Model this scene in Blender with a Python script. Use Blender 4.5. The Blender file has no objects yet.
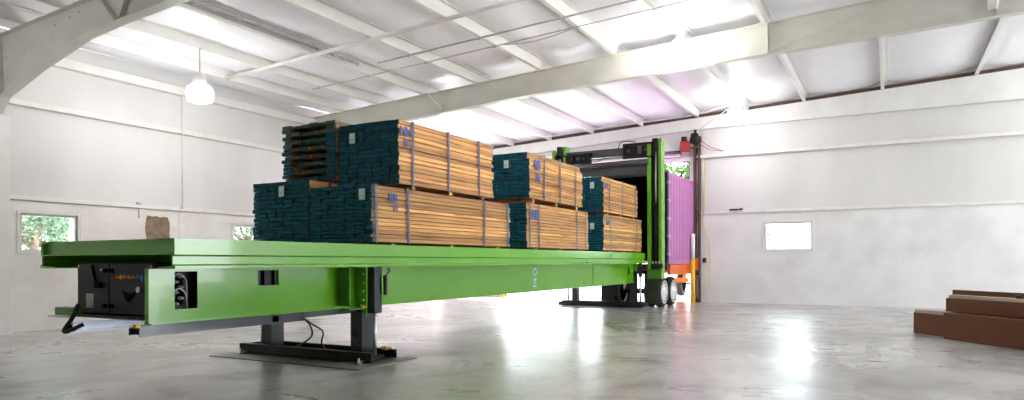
import bpy, math, random
from mathutils import Vector, Matrix, noise
R = math.radians
scene = bpy.context.scene
C = scene.collection
rnd = random.Random(7)

# ------------------------------------------------------------------ camera
cam_d = bpy.data.cameras.new('camera'); cam = bpy.data.objects.new('camera', cam_d); C.objects.link(cam)
cam_d.sensor_width = 36; cam_d.lens = 36*686/1024
cam_d.shift_y = 61.6/1024
cam_d.clip_end = 400
cam.matrix_world = (Matrix.Translation((0, 0, 1.5)) @ Matrix.Rotation(.5012, 4, 'Z')
                    @ Matrix.Rotation(R(90), 4, 'X') @ Matrix.Rotation(-.0022, 4, 'Z'))
scene.camera = cam

# ------------------------------------------------------------------ world, sun, exposure
w = bpy.data.worlds.new('world'); scene.world = w; w.use_nodes = True
nt = w.node_tree; bg = nt.nodes['Background']
sky = nt.nodes.new('ShaderNodeTexSky'); sky.sky_type = 'HOSEK_WILKIE'
sky.sun_direction = Vector((.62, .42, .80)).normalized(); sky.turbidity = 4; sky.ground_albedo = .4
mx = nt.nodes.new('ShaderNodeMix'); mx.data_type = 'RGBA'; mx.inputs[0].default_value = .6
mx.inputs[7].default_value = (.92, .97, 1, 1)
nt.links.new(sky.outputs[0], mx.inputs[6]); nt.links.new(mx.outputs[2], bg.inputs[0])
bg.inputs[1].default_value = 11
sd = bpy.data.lights.new('sun', 'SUN'); sd.energy = 9; sd.angle = R(1.0); sd.color = (1, .97, .92)
so = bpy.data.objects.new('sun', sd); C.objects.link(so)
so.rotation_euler = Vector((.62, .42, .80)).to_track_quat('Z', 'Y').to_euler()
LAMP_W = 80
vs = scene.view_settings
vs.view_transform = 'Standard'; vs.look = 'None'; vs.gamma = 1; vs.use_curve_mapping = False
vs.exposure = 0.85

# ------------------------------------------------------------------ materials
def mat(name, col, rough=.5, metal=0, spec=.5, emit=None, estr=0, coat=0):
    m = bpy.data.materials.new(name); m.use_nodes = True
    b = m.node_tree.nodes['Principled BSDF']
    b.inputs['Base Color'].default_value = (*col, 1); b.inputs['Roughness'].default_value = rough
    b.inputs['Metallic'].default_value = metal; b.inputs['Specular IOR Level'].default_value = spec
    b.inputs['Coat Weight'].default_value = coat
    if emit: b.inputs['Emission Color'].default_value = (*emit, 1); b.inputs['Emission Strength'].default_value = estr
    return m
def N(m, t): return m.node_tree.nodes.new(t)
def L(m, a, b): m.node_tree.links.new(a, b)
def noise_mat(name, c1, c2, scale, rough=(.4, .6), metal=0, bump=0, detail=6, stretch=(1, 1, 1), pos=(.35, .65), coord='Object', bscale=None, spec=.5, coat=0):
    m = mat(name, c1, rough[0], metal, spec, coat=coat); b = m.node_tree.nodes['Principled BSDF']
    tc = N(m, 'ShaderNodeTexCoord'); mp = N(m, 'ShaderNodeMapping'); mp.inputs['Scale'].default_value = stretch
    L(m, tc.outputs[coord], mp.inputs[0])
    n = N(m, 'ShaderNodeTexNoise'); n.inputs['Scale'].default_value = scale; n.inputs['Detail'].default_value = detail
    L(m, mp.outputs[0], n.inputs['Vector'])
    cr = N(m, 'ShaderNodeValToRGB'); cr.color_ramp.elements[0].position = pos[0]; cr.color_ramp.elements[1].position = pos[1]
    cr.color_ramp.elements[0].color = (*c1, 1); cr.color_ramp.elements[1].color = (*c2, 1)
    L(m, n.outputs['Fac'], cr.inputs[0]); L(m, cr.outputs[0], b.inputs['Base Color'])
    mr = N(m, 'ShaderNodeMapRange'); mr.inputs[1].default_value = .3; mr.inputs[2].default_value = .7
    mr.inputs[3].default_value = rough[0]; mr.inputs[4].default_value = rough[1]
    L(m, n.outputs['Fac'], mr.inputs[0]); L(m, mr.outputs[0], b.inputs['Roughness'])
    if bump:
        n2 = N(m, 'ShaderNodeTexNoise'); n2.inputs['Scale'].default_value = bscale or scale*3; n2.inputs['Detail'].default_value = 4
        L(m, mp.outputs[0], n2.inputs['Vector'])
        bp = N(m, 'ShaderNodeBump'); bp.inputs['Strength'].default_value = bump; bp.inputs['Distance'].default_value = .02
        L(m, n2.outputs['Fac'], bp.inputs['Height']); L(m, bp.outputs[0], b.inputs['Normal'])
    return m

M = {}
M['green'] = noise_mat('green_paint', (.125, .40, .009), (.145, .44, .012), 1.2, (.16, .24), bump=.06, bscale=3, coat=.3, spec=.55)
M['olive'] = noise_mat('olive_rubber', (.022, .032, .016), (.04, .05, .025), 6, (.4, .6))
M['green_dark'] = noise_mat('green_paint_worn', (.06, .17, .02), (.08, .24, .02), 6, (.35, .5))
M['black'] = noise_mat('black_paint', (.017, .015, .014), (.022, .020, .018), 8, (.45, .5), spec=.25)
M['blacksteel'] = noise_mat('black_satin_steel', (.022, .026, .035), (.028, .032, .041), 3, (.27, .30))
M['blackgloss'] = noise_mat('black_gloss_steel', (.03, .034, .045), (.04, .045, .06), 3, (.2, .22), coat=.4)
M['skid'] = noise_mat('bare_rolled_steel', (.20, .21, .25), (.28, .29, .34), 5, (.18, .28), metal=.9)
M['darkgrey'] = noise_mat('dark_grey_steel', (.05, .053, .06), (.07, .073, .08), 4, (.35, .5))
M['rubber'] = noise_mat('black_rubber', (.012, .012, .012), (.03, .026, .022), 12, (.6, .8))
M['chrome'] = mat('polished_steel', (.72, .72, .73), .28, .6)
M['galv'] = noise_mat('galvanised_steel', (.45, .46, .47), (.6, .6, .6), 10, (.3, .45), metal=.7)
M['white_steel'] = noise_mat('white_painted_steel', (.80, .79, .76), (.86, .85, .83), 2, (.45, .6))
M['rafter'] = noise_mat('cream_painted_steel', (.66, .65, .58), (.74, .73, .66), 1.5, (.4, .55), stretch=(1, 1, 2))
M['vinyl'] = noise_mat('white_vinyl_insulation', (.88, .88, .93), (.93, .93, .97), 1.1, (.35, .5), bump=.5, bscale=1.6, stretch=(1, .6, 1))
M['liner'] = noise_mat('white_wall_liner', (.69, .68, .665), (.77, .76, .75), .6, (.5, .7), bump=.35, bscale=2.2, stretch=(1, 1, .35))
M['trim'] = noise_mat('cream_trim', (.76, .74, .70), (.84, .82, .79), 3, (.45, .6))
M['teal'] = noise_mat('teal_end_paint', (.002, .066, .10), (.006, .10, .145), 14, (.7, .85), bump=.3, spec=.2)
M['teal_old'] = noise_mat('weathered_end_paint', (.035, .06, .05), (.07, .095, .075), 12, (.6, .8), bump=.3)
M['strap'] = noise_mat('blue_grey_steel_strap', (.05, .09, .19), (.10, .15, .27), 20, (.3, .4), metal=.3)
M['tag'] = mat('pale_tag_paper', (.68, .85, .82), .6)
M['bluepaint'] = mat('blue_stencil_paint', (.06, .11, .36), .6)
M['palepaint'] = mat('pale_blue_marker', (.45, .68, .78), .6)
M['rust'] = noise_mat('brown_primer_steel', (.115, .034, .014), (.125, .038, .016), 3, (.33, .35), spec=.35)
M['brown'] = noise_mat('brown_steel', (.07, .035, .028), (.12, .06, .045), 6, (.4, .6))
M['dull'] = noise_mat('dull_steel_plate', (.17, .155, .14), (.23, .21, .19), 4, (.35, .5))
M['red'] = mat('red_box_paint', (.38, .03, .03), .4)
M['orange'] = noise_mat('orange_paint', (.85, .13, .02), (.9, .18, .03), 3, (.35, .5))
M['yellow'] = noise_mat('yellow_paint', (.85, .50, .02), (.9, .58, .04), 5, (.4, .55))
M['palestrip'] = noise_mat('pale_tan', (.42, .34, .27), (.52, .43, .35), 5, (.5, .6), stretch=(1, .1, 1))
M['white'] = mat('white_paint', (.85, .85, .85), .4)
M['purple'] = noise_mat('purple_container_paint', (.43, .15, .37), (.48, .18, .41), 3, (.4, .55))
M['navy'] = mat('navy_steel', (.012, .02, .05), .4)
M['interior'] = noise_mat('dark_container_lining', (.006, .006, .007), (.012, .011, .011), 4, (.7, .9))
M['conc'] = None
M['asphalt'] = noise_mat('pale_concrete_apron', (.5, .5, .48), (.62, .61, .59), 2, (.7, .9))
M['bark'] = noise_mat('bark', (.10, .07, .05), (.18, .13, .09), 9, (.8, .95), bump=.6)
M['patch'] = noise_mat('tan_mortar', (.20, .14, .09), (.33, .24, .165), 7, (.8, .95), bump=.8, bscale=25)
M['btn_orange'] = mat('orange_button', (.9, .25, .03), .3)
M['btn_blue'] = mat('blue_button', (.08, .35, .9), .3)
M['plate'] = noise_mat('grey_label_plate', (.30, .30, .24), (.4, .4, .33), 9, (.4, .5))
M['logo'] = mat('deep_black', (.001, .001, .001), .8, spec=.05)
M['plastic'] = mat('black_hose', (.01, .01, .011), .35)
M['globe'] = mat('glowing_lamp_globe', (.95, .95, .95), .3, emit=(1, .98, .96), estr=16)
M['duct'] = noise_mat('grey_track_metal', (.42, .42, .43), (.52, .52, .53), 10, (.4, .5))

def leaf_mat(name, c1, c2):
    m = mat(name, c1, .5); b = m.node_tree.nodes['Principled BSDF']
    oi = N(m, 'ShaderNodeNewGeometry'); cr = N(m, 'ShaderNodeValToRGB')
    cr.color_ramp.elements[0].color = (*c1, 1); cr.color_ramp.elements[1].color = (*c2, 1)
    L(m, oi.outputs['Random Per Island'], cr.inputs[0]); L(m, cr.outputs[0], b.inputs['Base Color'])
    tr = N(m, 'ShaderNodeBsdfTranslucent'); L(m, cr.outputs[0], tr.inputs[0])
    ms = N(m, 'ShaderNodeMixShader'); ms.inputs[0].default_value = .35
    L(m, b.outputs[0], ms.inputs[1]); L(m, tr.outputs[0], ms.inputs[2])
    L(m, ms.outputs[0], m.node_tree.nodes['Material Output'].inputs[0]); return m
M['leaf'] = leaf_mat('leaves', (.06, .11, .05), (.22, .30, .20))

M['leaf_green'] = leaf_mat('green_leaves', (.015, .05, .006), (.06, .14, .015))
def glass_mat():
    m = bpy.data.materials.new('window_glass'); m.use_nodes = True; t = m.node_tree
    t.nodes.remove(t.nodes['Principled BSDF'])
    a = N(m, 'ShaderNodeBsdfTransparent'); a.inputs[0].default_value = (.93, .97, .97, 1)
    g = N(m, 'ShaderNodeBsdfGlossy'); g.inputs['Roughness'].default_value = .03
    f = N(m, 'ShaderNodeFresnel'); f.inputs[0].default_value = 1.45
    s = N(m, 'ShaderNodeMixShader'); L(m, f.outputs[0], s.inputs[0]); L(m, a.outputs[0], s.inputs[1]); L(m, g.outputs[0], s.inputs[2])
    L(m, s.outputs[0], t.nodes['Material Output'].inputs[0]); return m
M['glass'] = glass_mat()

def wood_mat(dark=1):
    m = mat('sawn_wood', (.6, .3, .1), .6); b = m.node_tree.nodes['Principled BSDF']
    oi = N(m, 'ShaderNodeObjectInfo'); tc = N(m, 'ShaderNodeTexCoord')
    g = N(m, 'ShaderNodeNewGeometry')
    mp = N(m, 'ShaderNodeMapping'); mp.inputs['Scale'].default_value = (9, .55, 14)
    L(m, g.outputs['Position'], mp.inputs[0]); L(m, oi.outputs['Random'], mp.inputs['Location'])
    n = N(m, 'ShaderNodeTexNoise'); n.inputs['Scale'].default_value = 2.2; n.inputs['Detail'].default_value = 8
    L(m, mp.outputs[0], n.inputs['Vector'])
    cr = N(m, 'ShaderNodeValToRGB'); e = cr.color_ramp.elements
    e[0].position = .28; e[0].color = (.20, .085, .025, 1); e[1].position = .62; e[1].color = (.72, .42, .13, 1)
    x = e.new(.42); x.color = (.58, .30, .075, 1)
    L(m, n.outputs['Fac'], cr.inputs[0])
    hs = N(m, 'ShaderNodeHueSaturation')
    mr = N(m, 'ShaderNodeMapRange'); mr.inputs[3].default_value = .58; mr.inputs[4].default_value = 1.3
    L(m, oi.outputs['Random'], mr.inputs[0]); L(m, mr.outputs[0], hs.inputs['Value'])
    m2 = N(m, 'ShaderNodeMath'); m2.operation = 'MULTIPLY'; m2.inputs[1].default_value = 7.31
    fr = N(m, 'ShaderNodeMath'); fr.operation = 'FRACT'; L(m, oi.outputs['Random'], m2.inputs[0]); L(m, m2.outputs[0], fr.inputs[0])
    mr2 = N(m, 'ShaderNodeMapRange'); mr2.inputs[3].default_value = .484; mr2.inputs[4].default_value = .502
    L(m, fr.outputs[0], mr2.inputs[0]); L(m, mr2.outputs[0], hs.inputs['Hue'])
    hs.inputs['Saturation'].default_value = 1.0 if dark == 1 else .6
    if dark != 1: mr.inputs[3].default_value *= dark; mr.inputs[4].default_value *= dark
    L(m, cr.outputs[0], hs.inputs['Color']); L(m, hs.outputs[0], b.inputs['Base Color'])
    return m
M['wood'] = wood_mat(); M['oldwood'] = wood_mat(.35)

def floor_mat():
    m = mat('sealed_concrete', (.3, .3, .28), .3); b = m.node_tree.nodes['Principled BSDF']
    tc = N(m, 'ShaderNodeTexCoord')
    def ns(scale, det=8, dist=0, st=(1, 1, 1)):
        mp = N(m, 'ShaderNodeMapping'); mp.inputs['Scale'].default_value = st; L(m, tc.outputs['Object'], mp.inputs[0])
        n = N(m, 'ShaderNodeTexNoise'); n.inputs['Scale'].default_value = scale; n.inputs['Detail'].default_value = det
        n.inputs['Distortion'].default_value = dist; L(m, mp.outputs[0], n.inputs['Vector']); return n
    a = ns(.55, 10, .6); c = ns(6, 8, .3); d = ns(.28, 6, 1.2, (1, 1.6, 1))
    cr = N(m, 'ShaderNodeValToRGB'); e = cr.color_ramp.elements
    e[0].position = .32; e[0].color = (.31, .30, .285, 1); e[1].position = .66; e[1].color = (.52, .515, .50, 1)
    L(m, a.outputs['Fac'], cr.inputs[0])
    cr2 = N(m, 'ShaderNodeValToRGB'); e = cr2.color_ramp.elements
    e[0].position = .35; e[0].color = (.90, .90, .90, 1); e[1].position = .62; e[1].color = (1.06, 1.06, 1.06, 1)
    L(m, c.outputs['Fac'], cr2.inputs[0])
    mu = N(m, 'ShaderNodeMix'); mu.data_type = 'RGBA'; mu.blend_type = 'MULTIPLY'; mu.inputs[0].default_value = 1
    L(m, cr.outputs[0], mu.inputs[6]); L(m, cr2.outputs[0], mu.inputs[7])
    wn = ns(.9, 13, 2.2, (1, .7, 1)); cw = N(m, 'ShaderNodeValToRGB'); e = cw.color_ramp.elements
    e[0].position = .40; e[0].color = (.72, .70, .68, 1); e[1].position = .50; e[1].color = (1, 1, 1, 1); x = e.new(.66); x.color = (1, 1, 1, 1); x = e.new(.72); x.color = (1.3, 1.3, 1.3, 1)
    L(m, wn.outputs['Fac'], cw.inputs[0])
    m3 = N(m, 'ShaderNodeMix'); m3.data_type = 'RGBA'; m3.blend_type = 'MULTIPLY'; m3.inputs[0].default_value = 1
    L(m, mu.outputs[2], m3.inputs[6]); L(m, cw.outputs[0], m3.inputs[7]); L(m, m3.outputs[2], b.inputs['Base Color'])
    mr = N(m, 'ShaderNodeMapRange'); mr.inputs[1].default_value = .36; mr.inputs[2].default_value = .66
    mr.inputs[3].default_value = .22; mr.inputs[4].default_value = .44
    L(m, d.outputs['Fac'], mr.inputs[0])
    ad = N(m, 'ShaderNodeMath'); ad.operation = 'MULTIPLY_ADD'; ad.inputs[1].default_value = .05
    L(m, c.outputs['Fac'], ad.inputs[0]); L(m, mr.outputs[0], ad.inputs[2]); L(m, ad.outputs[0], b.inputs['Roughness'])
    bp = N(m, 'ShaderNodeBump'); bp.inputs['Strength'].default_value = .32; bp.inputs['Distance'].default_value = .01
    nb = ns(1.3, 7, .8); L(m, nb.outputs['Fac'], bp.inputs['Height']); L(m, bp.outputs[0], b.inputs['Normal'])
    b.inputs['Coat Weight'].default_value = .6; b.inputs['Coat Roughness'].default_value = .27; b.inputs['Specular IOR Level'].default_value = .8
    return m
M['conc'] = floor_mat()

def block_mat(axis, c=None):
    # painted concrete block, 0.4 x 0.2 m running bond; axis = horizontal axis of the wall
    m = mat('painted_block_'+axis, (.8, .78, .74), .6); b = m.node_tree.nodes['Principled BSDF']
    g = N(m, 'ShaderNodeNewGeometry'); sx = N(m, 'ShaderNodeSeparateXYZ'); cx = N(m, 'ShaderNodeCombineXYZ')
    L(m, g.outputs['Position'], sx.inputs[0]); L(m, sx.outputs[axis], cx.inputs[0]); L(m, sx.outputs['Z'], cx.inputs[1])
    br = N(m, 'ShaderNodeTexBrick'); br.inputs['Scale'].default_value = 1
    br.inputs['Brick Width'].default_value = .4; br.inputs['Row Height'].default_value = .2
    br.inputs['Mortar Size'].default_value = .006; br.inputs['Mortar Smooth'].default_value = .6
    br.inputs['Color1'].default_value = (.84, .815, .78, 1); br.inputs['Color2'].default_value = (.81, .785, .75, 1)
    if c: br.inputs['Color2'].default_value = (*[k*.99 for k in c], 1); br.inputs['Color1'].default_value = (*c, 1)
    br.inputs['Mortar'].default_value = (.77, .745, .71, 1) if not c else (*[k*.965 for k in c], 1)
    L(m, cx.outputs[0], br.inputs['Vector'])
    n = N(m, 'ShaderNodeTexNoise'); n.inputs['Scale'].default_value = 1.2; n.inputs['Detail'].default_value = 8
    L(m, g.outputs['Position'], n.inputs['Vector'])
    cr = N(m, 'ShaderNodeValToRGB'); cr.color_ramp.elements[0].position = .3; cr.color_ramp.elements[0].color = (.93, .92, .90, 1)
    cr.color_ramp.elements[1].position = .6; cr.color_ramp.elements[1].color = (1.05, 1.05, 1.05, 1); L(m, n.outputs['Fac'], cr.inputs[0])
    mu = N(m, 'ShaderNodeMix'); mu.data_type = 'RGBA'; mu.blend_type = 'MULTIPLY'; mu.inputs[0].default_value = 1
    L(m, br.outputs['Color'], mu.inputs[6]); L(m, cr.outputs[0], mu.inputs[7]); L(m, mu.outputs[2], b.inputs['Base Color'])
    bp = N(m, 'ShaderNodeBump'); bp.inputs['Strength'].default_value = .25; bp.inputs['Distance'].default_value = .006; bp.invert = True
    L(m, br.outputs['Fac'], bp.inputs['Height']); L(m, bp.outputs[0], b.inputs['Normal'])
    return m
M['blockY'] = block_mat('Y'); M['blockX'] = block_mat('X', (.80, .80, .80))

# ------------------------------------------------------------------ mesh helpers
class MB:
    def __init__(s): s.v = []; s.f = []; s.mi = []; s.sm = []
    def add(s, vs, fs, mi=0, sm=False):
        o = len(s.v); s.v += [Vector(v) for v in vs]
        for f in fs: s.f.append([i+o for i in f]); s.mi.append(mi); s.sm.append(sm)
    def box(s, x0, x1, y0, y1, z0, z1, mi=0):
        s.add([(x0,y0,z0),(x1,y0,z0),(x1,y1,z0),(x0,y1,z0),(x0,y0,z1),(x1,y0,z1),(x1,y1,z1),(x0,y1,z1)],
              [(0,3,2,1),(4,5,6,7),(0,1,5,4),(1,2,6,5),(2,3,7,6),(3,0,4,7)], mi); return s
    def bbox(s, x0, x1, y0, y1, z0, z1, b=.01, mi=0):
        # box with chamfered edges: 24 vertices
        pts = []
        for sx in (0, 1):
            for sy in (0, 1):
                for sz in (0, 1):
                    X = (x0, x1)[sx]; Y = (y0, y1)[sy]; Z = (z0, z1)[sz]
                    dx = b*(1-2*sx); dy = b*(1-2*sy); dz = b*(1-2*sz)
                    pts += [(X, Y+dy, Z+dz), (X+dx, Y, Z+dz), (X+dx, Y+dy, Z)]
        I = lambda a, c, d, k: (a*4+c*2+d)*3+k
        F = []
        for a in (0, 1):
            F.append([I(a,0,0,0), I(a,1,0,0), I(a,1,1,0), I(a,0,1,0)][::(-1 if a == 0 else 1)])
            F.append([I(0,a,0,1), I(1,a,0,1), I(1,a,1,1), I(0,a,1,1)][::(1 if a == 0 else -1)])
            F.append([I(0,0,a,2), I(1,0,a,2), I(1,1,a,2), I(0,1,a,2)][::(-1 if a == 0 else 1)])
        for a in (0, 1):
            for c in (0, 1):
                F.append([I(a,c,0,0), I(a,c,1,0), I(a,c,1,1), I(a,c,0,1)])
                F.append([I(a,0,c,0), I(a,1,c,0), I(a,1,c,2), I(a,0,c,2)])
                F.append([I(0,a,c,1), I(1,a,c,1), I(1,a,c,2), I(0,a,c,2)])
                for d in (0, 1): F.append([I(a,c,d,0), I(a,c,d,1), I(a,c,d,2)])
        s.add(pts, F, mi); return s
    def cyl(s, p0, p1, r, n=12, r1=None, mi=0, cap=True):
        p0 = Vector(p0); p1 = Vector(p1); d = (p1-p0).normalized()
        a = d.orthogonal().normalized(); b = d.cross(a); r1 = r if r1 is None else r1
        vs = [p0+(a*math.cos(2*math.pi*i/n)+b*math.sin(2*math.pi*i/n))*r for i in range(n)]
        vs += [p1+(a*math.cos(2*math.pi*i/n)+b*math.sin(2*math.pi*i/n))*r1 for i in range(n)]
        s.add(vs, [(i,(i+1)%n,n+(i+1)%n,n+i) for i in range(n)], mi, True)
        if cap: s.add(vs, [list(range(n))[::-1], list(range(n,2*n))], mi)
        return s
    def tube(s, pts, r, n=8, mi=0):
        pts = [Vector(p) for p in pts]
        # catmull-rom smoothing
        P = [pts[0]]+pts+[pts[-1]]; Q = []
        for i in range(1, len(P)-2):
            for k in range(6):
                t = k/6; a, b, c, d = P[i-1:i+3]
                Q.append(.5*((2*b)+(-a+c)*t+(2*a-5*b+4*c-d)*t*t+(-a+3*b-3*c+d)*t**3))
        Q.append(P[-2]); vs = []
        up = Vector((.31, .22, .92))
        for i, q in enumerate(Q):
            d = (Q[min(i+1, len(Q)-1)]-Q[max(i-1, 0)]).normalized()
            a = d.cross(up).normalized(); b = a.cross(d)
            vs += [q+(a*math.cos(2*math.pi*k/n)+b*math.sin(2*math.pi*k/n))*r for k in range(n)]
        fs = [(i*n+k, i*n+(k+1)%n, (i+1)*n+(k+1)%n, (i+1)*n+k) for i in range(len(Q)-1) for k in range(n)]
        s.add(vs, fs, mi, True); s.add(vs, [list(range(n)), list(range(len(vs)-n, len(vs)))], mi); return s
    def prism(s, poly, axis, a0, a1, mi=0):
        # poly = 2D points of the section; axis = extrusion axis
        def P(p, a): return {'X': (a, p[0], p[1]), 'Y': (p[0], a, p[1]), 'Z': (p[0], p[1], a)}[axis]
        n = len(poly); vs = [P(p, a0) for p in poly]+[P(p, a1) for p in poly]
        s.add(vs, [(i,(i+1)%n,n+(i+1)%n,n+i) for i in range(n)]+[list(range(n))[::-1], list(range(n,2*n))], mi); return s
    def lathe(s, prof, c, n=24, axis='Z', mi=0):
        # prof = (r, h) pairs
        c = Vector(c); vs = []
        for r, h in prof:
            for k in range(n):
                a = 2*math.pi*k/n; x, y = r*math.cos(a), r*math.sin(a)
                vs.append(c+Vector({'Z': (x, y, h), 'X': (h, x, y), 'Y': (x, h, y)}[axis]))
        m = len(prof)
        s.add(vs, [(i*n+k, i*n+(k+1)%n, (i+1)*n+(k+1)%n, (i+1)*n+k) for i in range(m-1) for k in range(n)], mi, True); return s
    def build(s, name, mats, parent=None, off=None, recalc=True):
        me = bpy.data.meshes.new(name)
        o0 = Vector(off) if off else (parent_loc(parent) if parent else Vector((0, 0, 0)))
        me.from_pydata([v-o0 for v in s.v], [], s.f)
        for mm in (mats if isinstance(mats, (list, tuple)) else [mats]): me.materials.append(mm)
        for p, mi, sm in zip(me.polygons, s.mi, s.sm): p.material_index = mi; p.use_smooth = sm
        if recalc:
            import bmesh
            bm = bmesh.new(); bm.from_mesh(me); bmesh.ops.remove_doubles(bm, verts=bm.verts, dist=1e-5)
            bmesh.ops.recalc_face_normals(bm, faces=bm.faces); bm.to_mesh(me); bm.free()
        o = bpy.data.objects.new(name, me); C.objects.link(o)
        if parent: o.parent = parent
        elif off: o.location = off
        return o
def parent_loc(p):
    v = Vector((0, 0, 0))
    while p: v += p.location; p = p.parent
    return v
def tag(o, label=None, cat=None, group=None, kind=None):
    if label: o['label'] = label
    if cat: o['category'] = cat
    if group: o['group'] = group
    if kind: o['kind'] = kind
    return o
def empty(name, loc, label, cat, group=None):
    o = bpy.data.objects.new(name, None); C.objects.link(o); o.location = loc; o.empty_display_size = .2
    return tag(o, label, cat, group)
def struct(name, mb, m, label=None):
    o = mb.build(name, m); o['kind'] = 'structure'
    if label: o['label'] = label
    return o
def text_mesh(txt, size, name, m, parent, loc, rot, ext=.002, label=None):
    cu = bpy.data.curves.new(name, 'FONT'); cu.body = txt; cu.size = size; cu.extrude = ext; cu.align_x = 'CENTER'; cu.offset = .006*size/.2
    t = bpy.data.objects.new(name, cu); C.objects.link(t)
    dg = bpy.context.evaluated_depsgraph_get(); me = bpy.data.meshes.new_from_object(t.evaluated_get(dg))
    bpy.data.objects.remove(t); bpy.data.curves.remove(cu)
    me.materials.clear(); me.materials.append(m)
    o = bpy.data.objects.new(name, me); C.objects.link(o); o.parent = parent
    o.location = Vector(loc)-parent_loc(parent); o.rotation_euler = rot
    if label: o['label'] = label
    return o

# ------------------------------------------------------------------ the hall
XL, XR, YB, YE = -16.5, 16.0, -8.0, 25.3
RX = 6.5
def zp(x):                                   # underside of the purlins
    return 6.24+.0515*(x+16) if x <= RX else 6.24+.0515*(RX+16)-.0515*(x-RX)
PH = .27                                      # purlin height
def wall_cells(mb, axis, pos, thick, a0, a1, z0, z1, holes, mi=0):
    xs = sorted({a0, a1, *[h[0] for h in holes], *[h[1] for h in holes]}); xs = [x for x in xs if a0 <= x <= a1]
    zs = sorted({z0, z1, *[h[2] for h in holes], *[h[3] for h in holes]}); zs = [z for z in zs if z0 <= z <= z1]
    for i in range(len(xs)-1):
        for j in range(len(zs)-1):
            cx, cz = (xs[i]+xs[i+1])/2, (zs[j]+zs[j+1])/2
            if any(h[0] < cx < h[1] and h[2] < cz < h[3] for h in holes): continue
            if axis == 'X': mb.box(pos, pos+thick, xs[i], xs[i+1], zs[j], zs[j+1], mi)
            else: mb.box(xs[i], xs[i+1], pos, pos+thick, zs[j], zs[j+1], mi)

struct('floor', MB().box(XL-.3, XR+.3, YB-.3, YE+.3, -.3, 0), M['conc'])
# left wall
WL1 = (7.92, 9.12, 1.74, 2.58); WL2 = (13.45, 14.65, 1.74, 2.58)
mb = MB(); wall_cells(mb, 'X', XL-.3, .3, YB, YE, 0, 2.85, [WL1, WL2])
wall_cells(mb, 'X', XL-.3, .26, YB, YE, 2.85, 6.5, [], 1)
struct('wall_left', mb, [M['blockY'], M['liner']])
struct('trim_1', MB().bbox(XL-.04, XL+.05, YB, YE-.02, 2.86, 2.95, .008), M['trim'])
mb = MB(); mb.bbox(XL-.04, XL+.12, YB, YE-.02, 4.90, 5.02, .01); struct('trim_2', mb, M['trim'])
mb = MB(); mb.bbox(XL-.04, XL+.16, YB, YE-.02, 5.92, 6.14, .01); struct('trim_3', mb, M['white_steel'])
# end wall
DX0, DX1, DZ = -14.3, -6.22, 5.2
WR = (-3.78, -2.25, 1.88, 2.84)
mb = MB(); wall_cells(mb, 'Y', YE, .3, XL-.3, XR, 0, 3.2, [WR, (DX0, DX1, 0, DZ)])
wall_cells(mb, 'Y', YE+.04, .26, XL-.3, XR, 3.2, 6.0, [(DX0, DX1, 0, DZ)], 1)
mb.prism([(XL-.3, 6.0), (XR, 6.0), (XR, zp(XR)+.41), (RX, zp(RX)+.41), (XL-.3, zp(XL)+.41)], 'Y', YE+.04, YE+.3, 1)
struct('wall_far', mb, [M['blockX'], M['liner']])
struct('trim_4', MB().bbox(DX1+.15, XR, YE-.05, YE+.04, 3.2, 3.3, .008), M['trim'])
mb = MB(); mb.bbox(DX1+.1, XR, YE-.12, YE+.04, 5.25, 5.37, .01); mb.bbox(XL, DX0, YE-.12, YE+.04, 5.25, 5.37, .01); struct('trim_5', mb, M['trim'])
struct('trim_6', MB().bbox(XL, DX0-.02, YE-.05, YE+.04, 3.2, 3.3, .008), M['trim'])
# right and rear walls (out of the frame)
DR = (13.0, 24.0, 0, 5.0)
mb = MB(); wall_cells(mb, 'X', XR, .3, YB, YE+.3, 0, 7.3, [DR]); struct('wall_right', mb, M['liner'])
mb = MB(); wall_cells(mb, 'Y', YB-.3, .3, XL-.3, XR+.3, 0, 6.0, [])
mb.prism([(XL-.3, 6.0), (XR+.3, 6.0), (XR+.3, zp(XR)+.41), (RX, zp(RX)+.41), (XL-.3, zp(XL)+.41)], 'Y', YB-.3, YB)
struct('wall_rear', mb, M['liner'])

PX = [-15.15, -13.75, -12.0, -10.15, -8.15, -6.05, -4.3, -2.45, -.1, 2.43, 4.3, 6.3, 8.3, 10.3, 12.3, 14.3]
FY = [-1.7, 7.45, 16.6, YE]
# ceiling: insulation blanket sagging between the purlins
def ceiling_mesh():
    mb = MB(); edges = [XL]+PX+[XR]
    xs = []
    for a, b in zip(edges, edges[1:]):
        for k in range(12): xs.append((a+(b-a)*k/12, k/12))
    xs.append((XR, 0)); ys = []
    y = YB
    while y < YE+.04: ys.append(y); y += .15
    ys.append(YE+.04)
    vs = []; n = len(ys)
    for x, t in xs:
        for yy in ys:
            df = min(abs(yy-f) for f in FY[:3])
            s = (max(0, math.sin(math.pi*t)))**.6
            e = min(1, df/1.1); e = e*e*(3-2*e)
            ph = noise.noise(Vector((x*.35, yy*.35, 3)))
            ph2 = noise.noise(Vector((x*1.3, yy*1.1, 7)))
            sag = s*(.035+.125*e*(1+.6*ph)) + .022*ph2*s
            vs.append((x, yy, zp(x)+PH+.03-sag))
    fs = [(i*n+j, (i+1)*n+j, (i+1)*n+j+1, i*n+j+1) for i in range(len(xs)-1) for j in range(n-1)]
    mb.add(vs, fs, 0, True)
    # roof deck above
    for a, b in ((XL-.3, RX), (RX, XR+.3)):
        mb.add([(a, YB-.3, zp(a)+.36), (b, YB-.3, zp(b)+.36), (b, YE+.3, zp(b)+.36), (a, YE+.3, zp(a)+.36),
                (a, YB-.3, zp(a)+.40), (b, YB-.3, zp(b)+.40), (b, YE+.3, zp(b)+.40), (a, YE+.3, zp(a)+.40)],
               [(0,3,2,1),(4,5,6,7),(0,1,5,4),(1,2,6,5),(2,3,7,6),(3,0,4,7)], 1)
    return mb
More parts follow.
